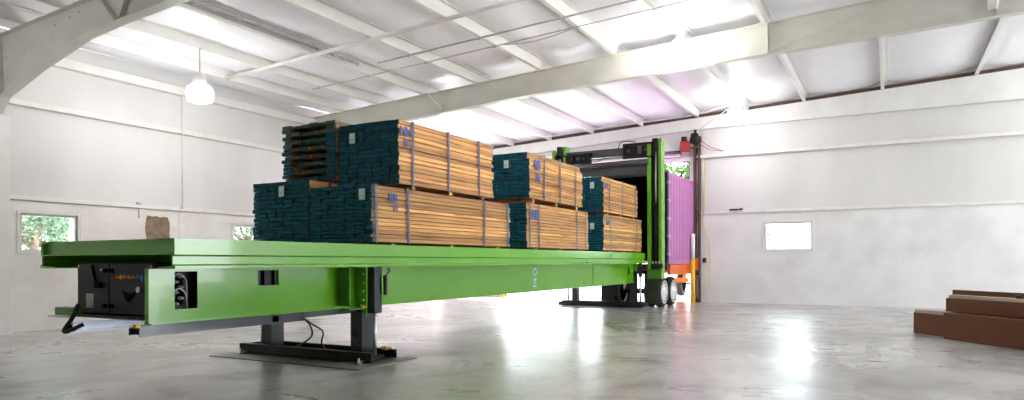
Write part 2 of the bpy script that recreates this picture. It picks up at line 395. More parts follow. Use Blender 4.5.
o = ceiling_mesh().build('ceiling', [M['vinyl'], M['white_steel']], recalc=False); o['kind'] = 'structure'
# roof purlins: Z sections, lip and flange down
ordn = ['first', 'second', 'third', 'fourth', 'fifth', 'sixth', 'seventh', 'eighth', 'ninth', 'tenth']
for i, x in enumerate(PX):
    if i > 9: break
    z = zp(x); t = .012; fw = .09
    sec = [(-fw, 0), (t, 0), (t, PH-t), (fw+t, PH-t), (fw+t, PH-.03), (fw+t+.01, PH-.03), (fw+t+.01, PH), (0, PH), (0, t), (-fw+t, t), (-fw+t, .03), (-fw, .03)]
    mb = MB(); mb.prism([(x+a, z+b) for a, b in sec], 'Y', YB, YE+.03)
    o = mb.build('roof_purlin', M['white_steel'], None, (x, YE, z))
    tag(o, '%s white roof purlin counted from the left wall, running the length of the hall' % ordn[i], 'roof purlin', 'white roof purlins')
for x in PX[10:]:
    z = zp(x); o = MB().box(x-.005, x+.007, YB, YE, z, z+PH).build('roof_purlin', M['white_steel'], None, (x, YE, z))
    tag(o, 'white roof purlin over the right side of the hall beyond the frame', 'roof purlin', 'white roof purlins beyond the frame')

def rafter(Y, low, name, label, sh=None):
    # low: list of (x, z) of the lower edge; the upper edge follows the purlins
    root = empty(name, (low[0][0], Y, 0), label, 'steel rafter')
    pts = low; tw = .012; fw = .11
    xs = [p[0] for p in pts]
    mb = MB(); poly = [(x, z) for x, z in pts]+[(x, zp(x)-.012) for x in [15.95, RX]+[xs[0]]]
    mb.prism(poly, 'Y', Y-tw/2, Y+tw/2)
    w_ = mb.build('web', sh or M['rafter'], root)
    mb = MB()
    for (a, za), (b, zb) in zip(pts, pts[1:]):
        d = Vector((b-a, 0, zb-za)).normalized(); n = Vector((-d.z, 0, d.x))*.014
        for_ = [(a, za), (b, zb), (b+n.x, zb+n.z), (a+n.x, za+n.z)]
        mb.prism(for_, 'Y', Y-fw, Y+fw)
    mb.build('lower_flange', sh or M['rafter'], root)
    mb = MB()
    for a, b in ((xs[0], RX), (RX, 15.95)):
        mb.prism([(a, zp(a)-.014), (b, zp(b)-.014), (b, zp(b)-.002), (a, zp(a)-.002)], 'Y', Y-fw, Y+fw)
    mb.build('upper_flange', sh or M['rafter'], root)
    return root
def stiff(root, Y, x, z0, z1, lean=0):
    mb = MB(); mb.prism([(x, z0), (x+.012, z0), (x+.012+lean, z1), (x+lean, z1)], 'Y', Y-.1, Y+.1); mb.build('stiffener', M['rafter'], root)
r1 = rafter(7.45, [(-16.44, 4.62), (-16.1, 4.95), (-14.77, 5.35), (-13.15, 5.72), (-12.1, 5.82), (-10.45, 5.92), (-5, 6.15), (2, 6.4), (6.5, 6.5), (15.95, 5.4)],
            'steel_rafter', 'grey green tapered rafter with a haunched knee, closest to the viewer at the left')
stiff(r1, 7.45, -12.15, 5.84, 6.42, -.55)
stiff(r1, 7.45, -12.02, 5.84, 6.42, .32)
stiff(r1, 7.45, -16.1, 4.98, 6.2, -.12)
mb = MB()
for bx, bz in ((-14.6, 5.98), (-14.2, 6.12), (-13.7, 6.18), (-13.4, 6.24), (-16.02, 5.35), (-16.02, 5.75)): mb.cyl((bx, 7.43, bz), (bx, 7.455, bz), .022, 6)
mb.build('bolt', M['galv'], r1)['label'] = 'bolt heads on the web'
r2 = rafter(16.6, [(-16.44, 4.6), (-16.1, 4.95), (-12.9, 5.73), (-9.08, 5.98), (-5.43, 6.12), (-2.4, 6.22), (-.15, 6.27), (1.7, 6.33), (6.5, 6.5), (15.95, 5.4)],
            'steel_rafter', 'long cream tapered rafter crossing the hall above the lumber')
stiff(r2, 16.6, -11.4, 5.84, 6.46, .3); stiff(r2, 16.6, -2.4, 6.24, 6.92); stiff(r2, 16.6, 1.9, 6.35, 7.14)
mb = MB()
for a, b in ((-2.4, .0),):
    mb.cyl((a, 16.5, 6.26), (b, 16.5, 6.98), .006, 6)
mb.build('seam', M['rafter'], r2)
# columns under the knees
for Y, lab in ((7.45, 'white steel wall column at the left edge, under the haunched rafter knee'), (16.6, 'white steel wall column hidden behind the stacked lumber')):
    mb = MB()
    mb.box(-16.38, -16.36, Y-.11, Y+.11, 0, 4.52); mb.box(-16.16, -16.14, Y-.11, Y+.11, 0, 4.58)
    mb.prism([(-16.36, 0), (-16.16, 0), (-16.16, 4.58), (-16.36, 4.52)], 'Y', Y-.006, Y+.006)
    mb.box(-16.42, -16.1, Y-.15, Y+.15, 0, .02)
    tag(mb.build('steel_column', M['white_steel'], None, (-16.26, Y, 0)), lab, 'column')
# rafter against the far wall: lower edge level on the right, sloped on the left
mb = MB(); mb.prism([(XL+.05, 5.78), (-6, 6.33), (XR-.02, 6.33), (XR-.02, zp(XR)-.01), (RX, zp(RX)-.01), (XL+.05, zp(XL)-.01)], 'Y', YE-.06, YE-.002)
mb.prism([(XL+.05, 5.76), (-6, 6.31), (XR-.02, 6.31), (XR-.02, 6.335), (-6, 6.335), (XL+.05, 5.785)], 'Y', YE-.13, YE-.002)
tag(mb.build('steel_rafter', M['white_steel'], None, (-6, YE, 6.3)), 'white rafter lying flat against the far wall under the purlin ends', 'steel rafter')

mb = MB(); mb.prism([(XL+.05, zp(XL)+.002), (RX, zp(RX)+.002), (RX, zp(RX)+.11), (XL+.05, zp(XL)+.11)], 'Y', YE-.035, YE+.038)  # dark brown strip filling the gap above the flat rafter
tag(mb.build('dark_strip', M['brown'], None, (-6, YE, 6.8)), 'dark brown strip between the purlin ends along the top of the far wall', 'steel angle')
# windows
def window(name, axis, pos, thick, h, label):
    a0, a1, z0, z1 = h; f = .06
    root = empty(name, (pos, (a0+a1)/2, z0) if axis == 'X' else ((a0+a1)/2, pos, z0), label, 'window'); root['kind'] = 'structure'; del root['category']
    def bx(mb, u0, u1, d0, d1, q0, q1):
        if axis == 'X': mb.bbox(pos+d0*thick, pos+d1*thick, u0, u1, q0, q1, .004)
        else: mb.bbox(u0, u1, pos+d0*thick, pos+d1*thick, q0, q1, .004)
    mb = MB(); d = (-.03, .12)
    def fr(mb, e, f, d0, d1):
        lo, hi = sorted((d0, d1))
        bx(mb, a0-e, a0+f, lo, hi, z0-e, z1+e); bx(mb, a1-f, a1+e, lo, hi, z0-e, z1+e)
        bx(mb, a0+f, a1-f, lo, hi, z0-e, z0+f); bx(mb, a0+f, a1-f, lo, hi, z1-f, z1+e)
    fr(mb, .06, .0, -.02, .10); mb.build('window_frame', M['trim'], root)
    mb = MB(); fr(mb, -.001, .05, .03, .15); mb.build('sash', M['white_steel'], root)
    mb = MB(); bx(mb, a0+.045, a1-.045, .09, .10, z0+.045, z1-.045); mb.build('pane', M['glass'], root)
    mb = MB(); bx(mb, (a0+a1)/2-.03, (a0+a1)/2+.03, .06, .1, z0+.02, z0+.05); mb.build('latch', M['galv'], root)
    return root
window('window_1', 'X', XL, -1, WL1, 'small window in the left block wall with trees behind it, nearer the viewer')
window('window_2', 'X', XL, -1, WL2, 'small window in the left block wall, partly hidden by the lumber')
window('window_3', 'Y', YE, 1, WR, 'bright small window in the far wall')
# mortar patch
mb = MB(); pts = []
for k in range(22):
    a = 2*math.pi*k/22; q = max(abs(math.cos(a)), abs(math.sin(a)))
    pts.append((11.12+.34/q*math.cos(a)*(1+rnd.uniform(-.06, .06))*.95, 2.28+.40/q*math.sin(a)*(1+rnd.uniform(-.05, .05))))
mb.prism(pts, 'X', XL+.0005, XL+.014)
tag(mb.build('mortar_patch', M['patch'], None, (XL, 11.12, 2.28)), 'rough tan mortar patch in the white block wall between the two left windows', 'wall patch')
mb = MB(); mb.cyl((XL+.16, 11.72, 2.9), (XL+.16, 11.72, 5.93), .012, 8); mb.cyl((XL+.03, 11.72, 1.2), (XL+.03, 11.72, 2.86), .012, 8)
mb.tube([(XL+.16, 11.72, 2.92), (XL+.1, 11.72, 2.99), (XL+.07, 11.72, 2.9), (XL+.03, 11.72, 2.82)], .012, 6)
tag(mb.build('conduit', M['trim'], None, (XL+.16, 11.72, 1.2)), 'thin white conduit running down the left wall behind the first lamp', 'conduit')
mb = MB(); mb.box(XL-.01, XL+.07, 10.55, 10.66, 2.95, 3.0); mb.cyl((XL+.025, 10.6, 2.62), (XL+.025, 10.6, 2.96), .012, 8)
tag(mb.build('pipe_stub', M['galv'], None, (XL, 10.6, 2.62)), 'short pipe with dark cap on the ledge above the mortar patch', 'pipe')

# ceiling pipes and track
def slope_pipe(Y, x0, x1, r, name, label, m, dz=-.03, sagx=None):
    z = lambda x: zp(x)+dz-r
    root = empty(name, (x0, Y, z(x0)), label, 'pipe' if 'pipe' in name else 'cable')
    mb = MB(); mb.cyl((x0, Y, z(x0)), (x1, Y, z(x1)), r, 10); mb.build('run', m, root)
    for x in PX:
        if x0 < x < x1 and r < .04: MB().cyl((x, Y, z(x)), (x, Y, zp(x)+.02), .012, 6).cyl((x-.03, Y, z(x)-r), (x+.03, Y, z(x)-r), .02, 6).build('hanger', M['duct'], root)
    return root
slope_pipe(12.0, -15.0, 6.3, .045, 'ceiling_pipe', 'thick cream pipe hung under the purlins, nearest of the ceiling lines', M['trim'], 0)
slope_pipe(13.35, -11.1, 6.3, .022, 'ceiling_pipe', 'thin grey pipe under the purlins, middle of the three ceiling lines', M['duct'])
slope_pipe(14.05, -14.0, 6.3, .014, 'ceiling_pipe', 'thinnest grey pipe under the purlins, closest to the cream rafter', M['duct'])
mb = MB(); mb.tube([(-7.9, 14.05, zp(-7.9)-.06), (-7.2, 14.05, zp(-7.2)-.14), (-6.6, 14.05, zp(-6.6)-.12), (-6.1, 14.05, zp(-6.1)-.05)], .012, 6)
tag(mb.build('loose_cable', M['duct'], None, (-7, 14.05, 6.6)), 'loose grey cable drooping under the thinnest ceiling pipe', 'cable')
root = empty('ceiling_track', (-11.75, 8, zp(-11.75)), 'long grey metal track running along the roof beside the third purlin', 'track')
mb = MB(); zz = zp(-11.7)
mb.box(-11.78, -11.68, 2, 12.6, zz+.10, zz+.115); mb.box(-11.78, -11.77, 2, 12.6, zz+.04, zz+.10); mb.box(-11.69, -11.68, 2, 12.6, zz+.04, zz+.10)
mb.build('channel', M['duct'], root)
for k in range(14): MB().box(-11.76, -11.70, 12.0+k*.1, 12.04+k*.1, zz+.0, zz+.08).build('roller', M['galv'], root)
# slanted brace rods
for (a, b, lab) in (((-11.75, 16.3, 6.42), (-11.3, 16.45, 5.9), 'short white brace rod at the cream rafter above the lumber'),):
    tag(MB().cyl(a, b, .015, 6).build('brace_rod', M['white_steel'], None, a), lab, 'rod')
tag(MB().cyl((-5.9, 24.9, 6.28), (-4.35, 23.4, 6.72), .014, 6).build('brace_rod', M['white_steel'], None, (-5.9, 24.9, 6.28)), 'thin brace rod slanting down beside the lamp near the far wall', 'rod')
tag(MB().tube([(-12.0, 24.6, 6.45), (-9, 24.6, 6.62), (-6.2, 24.5, 6.68), (-4.4, 23.6, 6.76)], .016, 6).build('lamp_cable', M['white_steel'], None, (-9, 24.6, 6.6)), 'white cable strung under the purlins to the lamp near the far wall', 'cable')
# clamp on the middle rafter at the right
mb = MB(); mb.bbox(1.30, 1.72, 16.30, 16.46, 6.82, 6.94, .02); mb.bbox(1.74, 1.90, 16.25, 16.47, 6.46, 6.98, .02)
tag(mb.build('purlin_bracket', M['white_steel'], None, (1.8, 16.4, 6.8)), 'white bracket clamped on the cream rafter at the upper right', 'bracket')

# high-bay lamps
def lamp_parts(x, y, label, group='high-bay lamps', drop=0, power=1):
    zt = zp(x); root = empty('pendant_lamp', (x, y, zt), label, 'lamp', group)
    MB().cyl((x, y, zt+.03), (x, y, zt-.10-drop), .014, 8).cyl((x, y, zt+.02), (x, y, zt-.0), .04, 8).build('hanger', M['duct'], root); zt -= drop
    MB().lathe([(0, -.09), (.05, -.07), (.06, -.10), (.13, -.14), (.15, -.30), (.17, -.34), (.17, -.36), (0, -.36)], (x, y, zt)).build('ballast_housing', M['white_steel'], root)
    MB().lathe([(0, -.36), (.19, -.365), (.26, -.42), (.295, -.52), (.29, -.64), (.25, -.72), (.14, -.755), (0, -.76)], (x, y, zt)).build('globe', M['globe'], root)
    ld = bpy.data.lights.new('bulb', 'POINT'); ld.energy = LAMP_W*power; ld.shadow_soft_size = .29; ld.color = (1, .99, .985)
    lo = bpy.data.objects.new('bulb', ld); C.objects.link(lo); lo.parent = root; lo.location = (0, 0, -.95-drop)
    return root
lamp_parts(-13.75, 10.3, 'glowing white high-bay lamp near the left wall', drop=.46, power=.8)
lamp_parts(-4.3, 10.4, 'glowing high-bay lamp at the top edge of the view')
lamp_parts(-4.33, 16.05, 'glowing high-bay lamp in front of the cream rafter')
lamp_parts(-4.33, 23.2, 'glowing high-bay lamp close to the far wall', power=.45)
for x, y in ((-15.15, 1.6), (-13.75, 20.6), (6.3, 10.4), (6.3, 16.05), (6.3, 23.2)):  # unseen lamps added as fill light; the first brightens the near rafter
    lamp_parts(x, y, 'added high-bay fill lamp outside the view', 'added fill lamps outside the view')

# ------------------------------------------------------------------ door hardware at the far wall
mb = MB(); mb.bbox(DX0-.16, DX0, YE-.02, YE+.34, 0, DZ+.14, .01); mb.bbox(DX1-.16, DX1, YE-.02, YE+.34, 0, DZ+.14, .01); mb.bbox(DX0, DX1-.16, YE-.02, YE+.34, DZ, DZ+.14, .01)
struct('trim_7', mb, M['white'])
root = empty('door_track', (-6.08, 25.15, 0), 'tall brown steel track post of the overhead door, beside the yellow bollard', 'door track')
MB().box(-6.20, -6.12, 25.06, 25.2, 0, 6.0).build('rail', M['brown'], root)
MB().box(-6.05, -5.98, 25.1, 25.28, 0, 5.9).build('rail', M['brown'], root)
mb = MB(); mb.box(-6.20, -5.98, 25.17, 25.2, .0, .15); mb.box(-6.20, -5.98, 25.2, 25.24, 5.2, 5.9)
mb.box(-6.12, -6.05, 25.14, 25.17, 1, 1.08); mb.box(-6.12, -6.05, 25.14, 25.17, 3, 3.08); mb.build('bracket', M['brown'], root)
MB().box(-6.19, -6.02, 25.04, 25.06, 1.18, 1.62).box(-6.14,-6.1,25.05,25.1,1.2,1.6).build('warning_sticker', M['orange'], root)['label'] = 'orange warning sticker'
root = empty('door_operator', (-6.35, 25.0, 5.5), 'red door operator motor with black gearbox at the top of the track post', 'motor')
MB().bbox(-6.62, -6.29, 24.82, 25.02, 5.46, 5.86, .02).build('motor_housing', M['red'], root)
mb = MB(); mb.cyl((-6.50, 24.92, 5.86), (-6.50, 24.92, 6.02), .10, 12); mb.cyl((-6.28, 24.95, 5.9), (-5.9, 24.95, 5.9), .11, 12); mb.bbox(-6.25, -6.0, 24.86, 25.1, 5.75, 6.13, .03)
mb.cyl((-6.1, 24.95, 6.1), (-6.1, 24.95, 6.25), .05, 8); mb.build('gearbox', M['black'], root)
mb = MB(); mb.box(-6.3, -5.96, 25.02, 25.2, 5.6, 5.66); mb.build('mount', M['brown'], root)
tag(MB().cyl((DX0+.2, 25.02, 5.50), (-6.62, 25.02, 5.50), .06, 12).build('door_shaft', M['darkgrey'], None, (-9, 25.02, 5.5)), 'grey shaft above the open overhead door, left of the red motor', 'shaft')
# rolled door drum above header (white)
tag(MB().bbox(DX0+.1, DX1-.5, 25.08, 25.29, 5.36, 5.76, .02).build('door_header_box', M['white_steel'], None, (-9, 25.2, 5.36)), 'white housing across the top of the open overhead door', 'door housing')
def bollard(x, y, h, label):
    root = empty('bollard', (x, y, 0), label, 'bollard', 'door bollards')
    MB().cyl((x, y, 0), (x, y, h*.64), .075, 16).build('lower_post', M['yellow'], root)
    MB().cyl((x-.0, y, h*.64), (x, y, h), .072, 16).lathe([(.072, h), (.05, h+.03), (0, h+.035)], (x, y, 0), 16).build('upper_post', M['white'], root)
bollard(-6.11, 24.62, 2.45, 'yellow and white bollard at the right side of the open door')
bollard(-14.05, 24.85, 1.2, 'yellow bollard at the left side of the open door, seen under the green beam')
root = empty('pull_cord', (-5.8, 25.27, .4), 'pale hanging control cord with a small dark switch box right of the door track', 'control cord')
MB().tube([(-5.85, 25.26, 5.3), (-5.86, 25.26, 3.4), (-5.93, 25.24, 2.9), (-5.72, 25.24, 2.3), (-5.66, 25.24, 1.7), (-5.66, 25.24, .45)], .012, 6).build('cord', M['yellow'], root)
MB().bbox(-5.90, -5.80, 25.18, 25.31, 1.45, 1.62, .01).build('switch_box', M['black'], root)
mb = MB(); mb.tube([(-5.9, 24.95, 5.85), (-5.6, 24.95, 5.6), (-5.4, 25.05, 5.52), (-5.1, 25.1, 5.42)], .012, 6); mb.tube([(-5.9, 24.95, 5.7), (-5.6, 24.98, 5.5), (-5.2, 25.1, 5.44)], .01, 6)
tag(mb.build('red_wire', M['red'], None, (-5.9, 24.95, 5.8)), 'thin red wires trailing from the door motor to the wall girt', 'wire')
tag(MB().cyl((-5.88, 25.2, 3.4), (-5.88, 25.2, 6.3), .018, 8).build('conduit', M['trim'], None, (-5.88, 25.2, 3.4)), 'thin pale conduit on the far wall right of the door track', 'conduit')
mb = MB(); mb.bbox(-4.95, -4.65, 25.15, 25.26, 3.30, 3.36, .01); mb.cyl((-4.62, 25.2, 3.34), (-4.5, 25.2, 3.34), .035, 8)
tag(mb.build('wrench', M['darkgrey'], None, (-4.8, 25.2, 3.3)), 'small dark tool left on the far wall ledge above the window', 'tool')

# ------------------------------------------------------------------ outdoors
struct('ground', MB().box(-120, 120, -60, 200, -.45, -.305), M['asphalt'])['name_note'] = 'ground'
del bpy.data.objects['ground']['name_note']
struct('ground_apron', MB().box(-30, 60, YE+.3, 60, -.305, -.02), M['asphalt'])
def tree(x, y, z0, h, r, n, label, seed, cz=.5, leaf=.07, lm='leaf'):
    q = random.Random(seed); root = empty('tree', (x, y, z0), label, 'tree', 'trees outside the hall')
    mb = MB(); mb.cyl((x, y, z0), (x+.1, y, z0+h*.5), .16, 8, .10)
    blobs = []
    for k in range(9):
        a = q.uniform(0, 6.28); rr = q.uniform(.2, .7)*r
        c = Vector((x+rr*math.cos(a), y+rr*math.sin(a), z0+h*cz+q.uniform(-.34, .36)*h*.8)); blobs.append((c, r*q.uniform(.4, .62)))
        mb.cyl((x+.1, y, z0+h*.42), c, .06, 6, .02)
    mb.build('trunk', M['bark'], root)
    mb = MB()
    for k in range(n):
        c, br = blobs[k % 9]
        d = Vector((q.gauss(0, 1), q.gauss(0, 1), q.gauss(0, 1))).normalized()*br*q.uniform(.35, 1.05)
        p = c+d; u = Vector((q.gauss(0, 1), q.gauss(0, 1), q.gauss(0, .6))).normalized(); v = u.cross(Vector((q.gauss(0, 1), q.gauss(0, 1), q.gauss(0, 1)))).normalized()
        s = leaf*q.uniform(.6, 1.3)
        mb.add([p-u*s, p+v*s*.5, p+u*s, p-v*s*.5], [(0, 1, 2, 3)])
    mb.build('foliage', M[lm], root, recalc=False)
tree(-20.6, 10.2, -.3, 5.4, 2.2, 9000, 'leafy tree outside the nearer left window', 3)
tree(-25.5, 13.2, -.3, 6.8, 3.0, 10000, 'leafy tree outside between the two left windows', 4)
tree(-20.9, 17.6, -.3, 5.6, 2.3, 9000, 'leafy tree outside the farther left window', 5)
tree(-9.2, 41, -.3, 9.5, 3.6, 12000, 'green tree rising behind the purple container', 6, .62, .2, 'leaf_green')
tree(-15.5, 46, -.3, 9.0, 3.6, 8000, 'green tree far behind the open door, left of the container', 8, .62, .22, 'leaf_green')

# ------------------------------------------------------------------ shipping container on its chassis
cx0, cx1, cy0, cy1, cz0, cz1 = -8.64, -6.2, 21.75, 33.9, 1.42, 4.40
root = empty('shipping_container', (-7.4, cy0, cz0), 'purple corrugated shipping container standing open in the doorway', 'container')
def corr(x, sgn, m1):
    poly = []; y = cy0+.14; k = 0; dep = .036
    inn = x-sgn*.045
    outer = []
    while y < cy1-.14:
        outer += [(x-sgn*.002, y), (x-sgn*.002, min(y+.11, cy1-.14)), (x-sgn*dep, min(y+.18, cy1-.14)), (x-sgn*dep, min(y+.27, cy1-.14))]; y += .34
    outer.append((x-sgn*.002, cy1-.14)); poly = outer+[(inn, cy1-.14), (inn, cy0+.14)]
    MB().prism(poly, 'Z', cz0+.14, cz1-.09).build('side_panel', m1, root)
corr(cx1, 1, M['purple']); corr(cx0, -1, M['purple'])
MB().box(cx1-.06, cx1, cy0, cy1, cz0, cz0+.14).box(cx0, cx0+.06, cy0, cy1, cz0, cz0+.14).build('bottom_rail', M['purple'], root)
MB().box(cx1-.06, cx1, cy0, cy1, cz1-.09, cz1).box(cx0, cx0+.06, cy0, cy1, cz1-.09, cz1).build('top_rail', M['purple'], root)
for x in (cx0, cx1-.14): MB().bbox(x, x+.14, cy0, cy0+.14, cz0, cz1, .01).build('corner_post', M['navy'], root)['label'] = 'dark navy corner post'
MB().box(cx0+.14, cx1-.14, cy0, cy0+.12, cz1-.12, cz1).build('header', M['darkgrey'], root)
MB().box(cx0+.06, cx1-.06, cy0, cy1, cz1-.04, cz1-.01).box(cx0+.06, cx1-.06, cy1-.06, cy1, cz0, cz1-.04).build('roof', M['purple'], root)
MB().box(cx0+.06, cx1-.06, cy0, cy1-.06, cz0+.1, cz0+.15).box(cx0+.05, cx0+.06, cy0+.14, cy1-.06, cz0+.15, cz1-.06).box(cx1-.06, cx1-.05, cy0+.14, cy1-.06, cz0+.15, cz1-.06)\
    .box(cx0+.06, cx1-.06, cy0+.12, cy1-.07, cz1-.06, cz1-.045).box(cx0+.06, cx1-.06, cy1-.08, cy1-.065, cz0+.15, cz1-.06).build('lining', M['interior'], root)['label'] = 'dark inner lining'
for k in range(5): MB().cyl((cx1-.01, cy0+.02, cz0+.3+k*.58), (cx1+.07, cy0+.0, cz0+.3+k*.58), .05, 8).build('hinge', M['galv'], root)
root = empty('container_chassis', (-7.4, 22.5, 0), 'orange container chassis with white-hubbed wheels under the purple container', 'trailer')
mb = MB()
for x in (-7.95, -6.95): mb.box(x, x+.1, 21.9, 34, 1.08, 1.41); 
mb.build('frame_rail', M['orange'], root)
MB().bbox(-6.38, -6.28, 22.3, 33.8, 1.04, 1.40, .01).build('side_rail', M['orange'], root)
MB().bbox(-8.6, -6.22, 21.76, 21.88, 1.22, 1.41, .01).build('rear_crossmember', M['darkgrey'], root)
for y in (24.6, 27, 30.6, 33): MB().box(-8.55, -6.38, y, y+.1, 1.08, 1.4).build('crossmember', M['orange'], root)
for k in range(5): MB().bbox(-6.29, -6.262, 25.6+k*1.1, 26.0+k*1.1, 1.26, 1.34, .004).build('reflector', M['white'], root)
MB().box(-6.5, -6.35, 27.5, 31, .60, .74).box(-6.45, -6.38, 27.6, 27.7, .74, 1.1).box(-6.45, -6.38, 30.8, 30.9, .74, 1.1).build('side_guard', M['orange'], root)
def wheel(x, y, s, parent):
    # s = +1 outer face towards +X
    r = .49; w_ = .26
    t = MB().lathe([(.30, 0), (.36, .0), (.43, .012), (.475, .035), (r, .07), (r, w_-.07), (.475, w_-.03), (.43, w_), (.30, w_)], (x-(w_ if s > 0 else 0), y, r), 32, 'X').build('tyre', M['rubber'], parent)
    f = x-.02 if s > 0 else x+.02
    MB().lathe([(.37, -.03*s), (.38, .024*s), (.34, .028*s), (.30, -.01*s), (.16, -.01*s), (.13, .06*s), (.08, .09*s), (0, .09*s)], (f, y, r), 32, 'X').build('hub', M['white'], t)['label'] = 'white painted wheel hub'
for y in (22.12, 23.22):
    for x, s in ((-6.42, 1), (-8.42, -1)): wheel(x, y, s, root)
    for x, s in ((-6.74, 1), (-8.10, -1)): wheel(x, y, s, root)
    MB().cyl((-8.4, y, .49), (-6.45, y, .49), .07, 12).box(-8.0, -7.8, y-.08, y+.08, .5, 1.1).box(-7.0, -6.8, y-.08, y+.08, .58, 1.1).build('axle', M['black'], root)
wheel(-6.42, 29.8, 1, root); MB().box(-8.4, -6.5, 29.75, 29.85, .48, .56).box(-7.0, -6.8, 29.7, 29.9, .5, 1.1).build('axle', M['black'], root); wheel(-8.05, 29.8, -1, root)
MB().box(-8.9, -7.3, 28.6, 28.75, .62, .80).box(-7.5, -7.4, 28.6, 28.75, .8, 1.1).build('brace_bar', M['orange'], root)
for x in (-8.42, -6.93): MB().bbox(x, x+.48, 21.57, 21.59, .10, 1.1, .004).build('mud_flap', M['olive'], root)['label'] = 'dark olive mud flap'
MB().bbox(-8.5, -6.4, 21.6, 21.7, 1.08, 1.2, .005).build('flap_bar', M['black'], root)

# ------------------------------------------------------------------ green loading platform
X1, X0, Y0, Y1 = -6.69, -9.31, 4.70, 20.9
pf = empty('loading_platform', (-7.94, 8.0, 0), 'long green steel lumber loading platform on black hydraulic legs', 'loading platform')
def side_rail(xo, s):
    # s = +1: outer face towards +X
    sec = [(0, 1.76), (0, 1.585), (-.03, 1.565), (-.03, 1.48), (.01, 1.462), (.01, 1.43), (-.30, 1.43), (-.30, 1.445), (-.05, 1.46), (-.05, 1.745), (-.30, 1.745), (-.30, 1.76)]
    MB().prism([(xo+s*a, z) for a, z in sec], 'Y', Y0, Y1).build('side_rail', M['green'], pf)
side_rail(X1, 1); side_rail(X0, -1)
MB().box(X0+.29, X1-.29, Y0+.02, Y1, 1.738, 1.752).build('deck_plate', M['green'], pf)
# end crossmember: C channel facing out
MB().prism([(Y0, 1.758), (Y0, 1.735), (Y0+.05, 1.735), (Y0+.05, 1.61), (Y0, 1.60), (Y0, 1.585), (Y0+.07, 1.585), (Y0+.07, 1.758)], 'X', X0+.052, X1-.052).build('end_crossmember', M['green'], pf)
MB().box(X0+.25, X1-.25, Y1-.08, Y1, 1.2, 1.735).build('end_crossmember', M['green'], pf)
mb = MB()
for k in range(9): mb.box(X0+.31, X1-.31, 6+k*1.7, 6.06+k*1.7, 1.5, 1.735)
mb.build('deck_joist', M['green_dark'], pf)
# long beams with access openings in the right one
BX = -7.03
CUT1 = (4.94, 5.23, .97, 1.395); CUT2 = (6.10, 6.44, 1.20, 1.395)
mb = MB(); wall_cells(mb, 'X', BX-.014, .014, 4.63, Y1-.1, .835, 1.43, [CUT1, CUT2])
mb.box(BX-.08, BX+.05, 4.63, Y1-.1, .82, .835)
mb.box(BX-.07, BX-.014, 4.63, 4.644, .835, 1.43)
rb = mb.build('long_beam', M['green'], pf)
mb = MB(); mb.box(X0+.29, X0+.304, Y0+.35, Y1-.1, .835, 1.43); mb.box(X0+.25, X0+.38, Y0+.35, Y1-.1, .82, .835); mb.build('long_beam', M['green'], pf)
# vertical weld seam and stiffeners
mb = MB()
for y in (17.4, 20.2): mb.box(BX, BX+.015, y, y+.02, .85, 1.43)
mb.build('stiffener', M['green'], pf)
MB().box(BX-.012, BX+.22, 7.55, 7.565, .86, 1.42).build('stiffener', M['green_dark'], pf)
MB().prism([(BX, .85), (BX+.2, .70), (BX+.2, 1.42), (BX, 1.42)], 'Y', 7.93, 7.95).build('gusset', M['green'], pf)
MB().box(BX, BX+.2, 7.57, 7.93, .80, .82).build('gusset', M['green_dark'], pf)
for k in range(5): MB().cyl((BX+.16, 7.90, .80+k*.13), (BX+.16, 7.93, .80+k*.13), .018, 6).build('bolt', M['galv'], pf)
MB().cyl((BX+.17, 7.86, .83), (BX+.17, 7.99, .83), .022, 8).cyl((BX+.17, 7.86, .83), (BX+.17, 7.86, .87), .015, 6).build('grease_nipple', M['yellow'], pf)
# hydraulic valve bank behind the first opening
MB().box(BX-.30, BX-.29, 4.84, 5.32, .93, 1.42).box(BX-.3, BX-.014, 4.82, 4.83, .93, 1.42).box(BX-.3, BX-.014, 5.31, 5.32, .93, 1.42).box(BX-.3, BX-.014, 4.84, 5.32, .92, .93).build('valve_recess', M['interior'], pf)
vb = MB().bbox(BX-.26, BX-.12, 4.86, 5.14, 1.0, 1.38, .01).build('valve_block', M['interior'], pf)
for k in range(6):
    z = 1.03+k*.062; y = 5.00+.06*(k % 2)
    MB().lathe([(0, .10), (.010, .10), (.012, .065), (.022, .06), (.022, .02), (.012, .015), (.012, 0)], (BX-.12, y, z), 8, 'X').build('fitting', M['chrome'], vb)
for k in range(2):
    z = 1.36-k*.17
    MB().tube([(BX-.05, 4.96, z-.02), (BX-.04, 5.03, z+.01), (BX-.035, 5.10, z-.05), (BX-.07, 5.14, z-.15), (BX-.09, 5.16, z-.28+.06*k)], .008, 6).build('hose', M['galv'], vb)
# second opening: black socket box with white sticker
MB().box(BX-.12, BX-.014, 6.04, 6.40, 1.19, 1.2).box(BX-.12, BX-.11, 6.04, 6.40, 1.2, 1.4).box(BX-.12, BX-.014, 6.39, 6.40, 1.2, 1.4).box(BX-.12, BX-.014, 6.04, 6.05, 1.2, 1.4).build('socket_box', M['navy'], pf)
MB().prism([(6.26, 1.2), (6.385, 1.2), (6.385, 1.395), (6.26, 1.395)], 'X', BX-.11, BX-.06).build('socket', M['black'], pf)
MB().box(BX-.0165, BX-.012, 6.055, 6.06, 1.28, 1.35).box(BX-.108, BX-.106, 6.08, 6.12, 1.30, 1.36).box(BX-.108, BX-.106, 6.08, 6.12, 1.24, 1.28).build('sticker', M['white'], pf)['label'] = 'small white sticker'
# hand lettering on the beam
text_mesh('O', .25, 'beam_lettering', M['palepaint'], pf, (BX+.004, 13.9, 1.18), (R(90), 0, R(90)), label='pale blue hand lettering')
text_mesh('Z', .25, 'beam_lettering', M['palepaint'], pf, (BX+.004, 13.9, .93), (R(90), 0, R(90)), label='pale blue hand lettering')
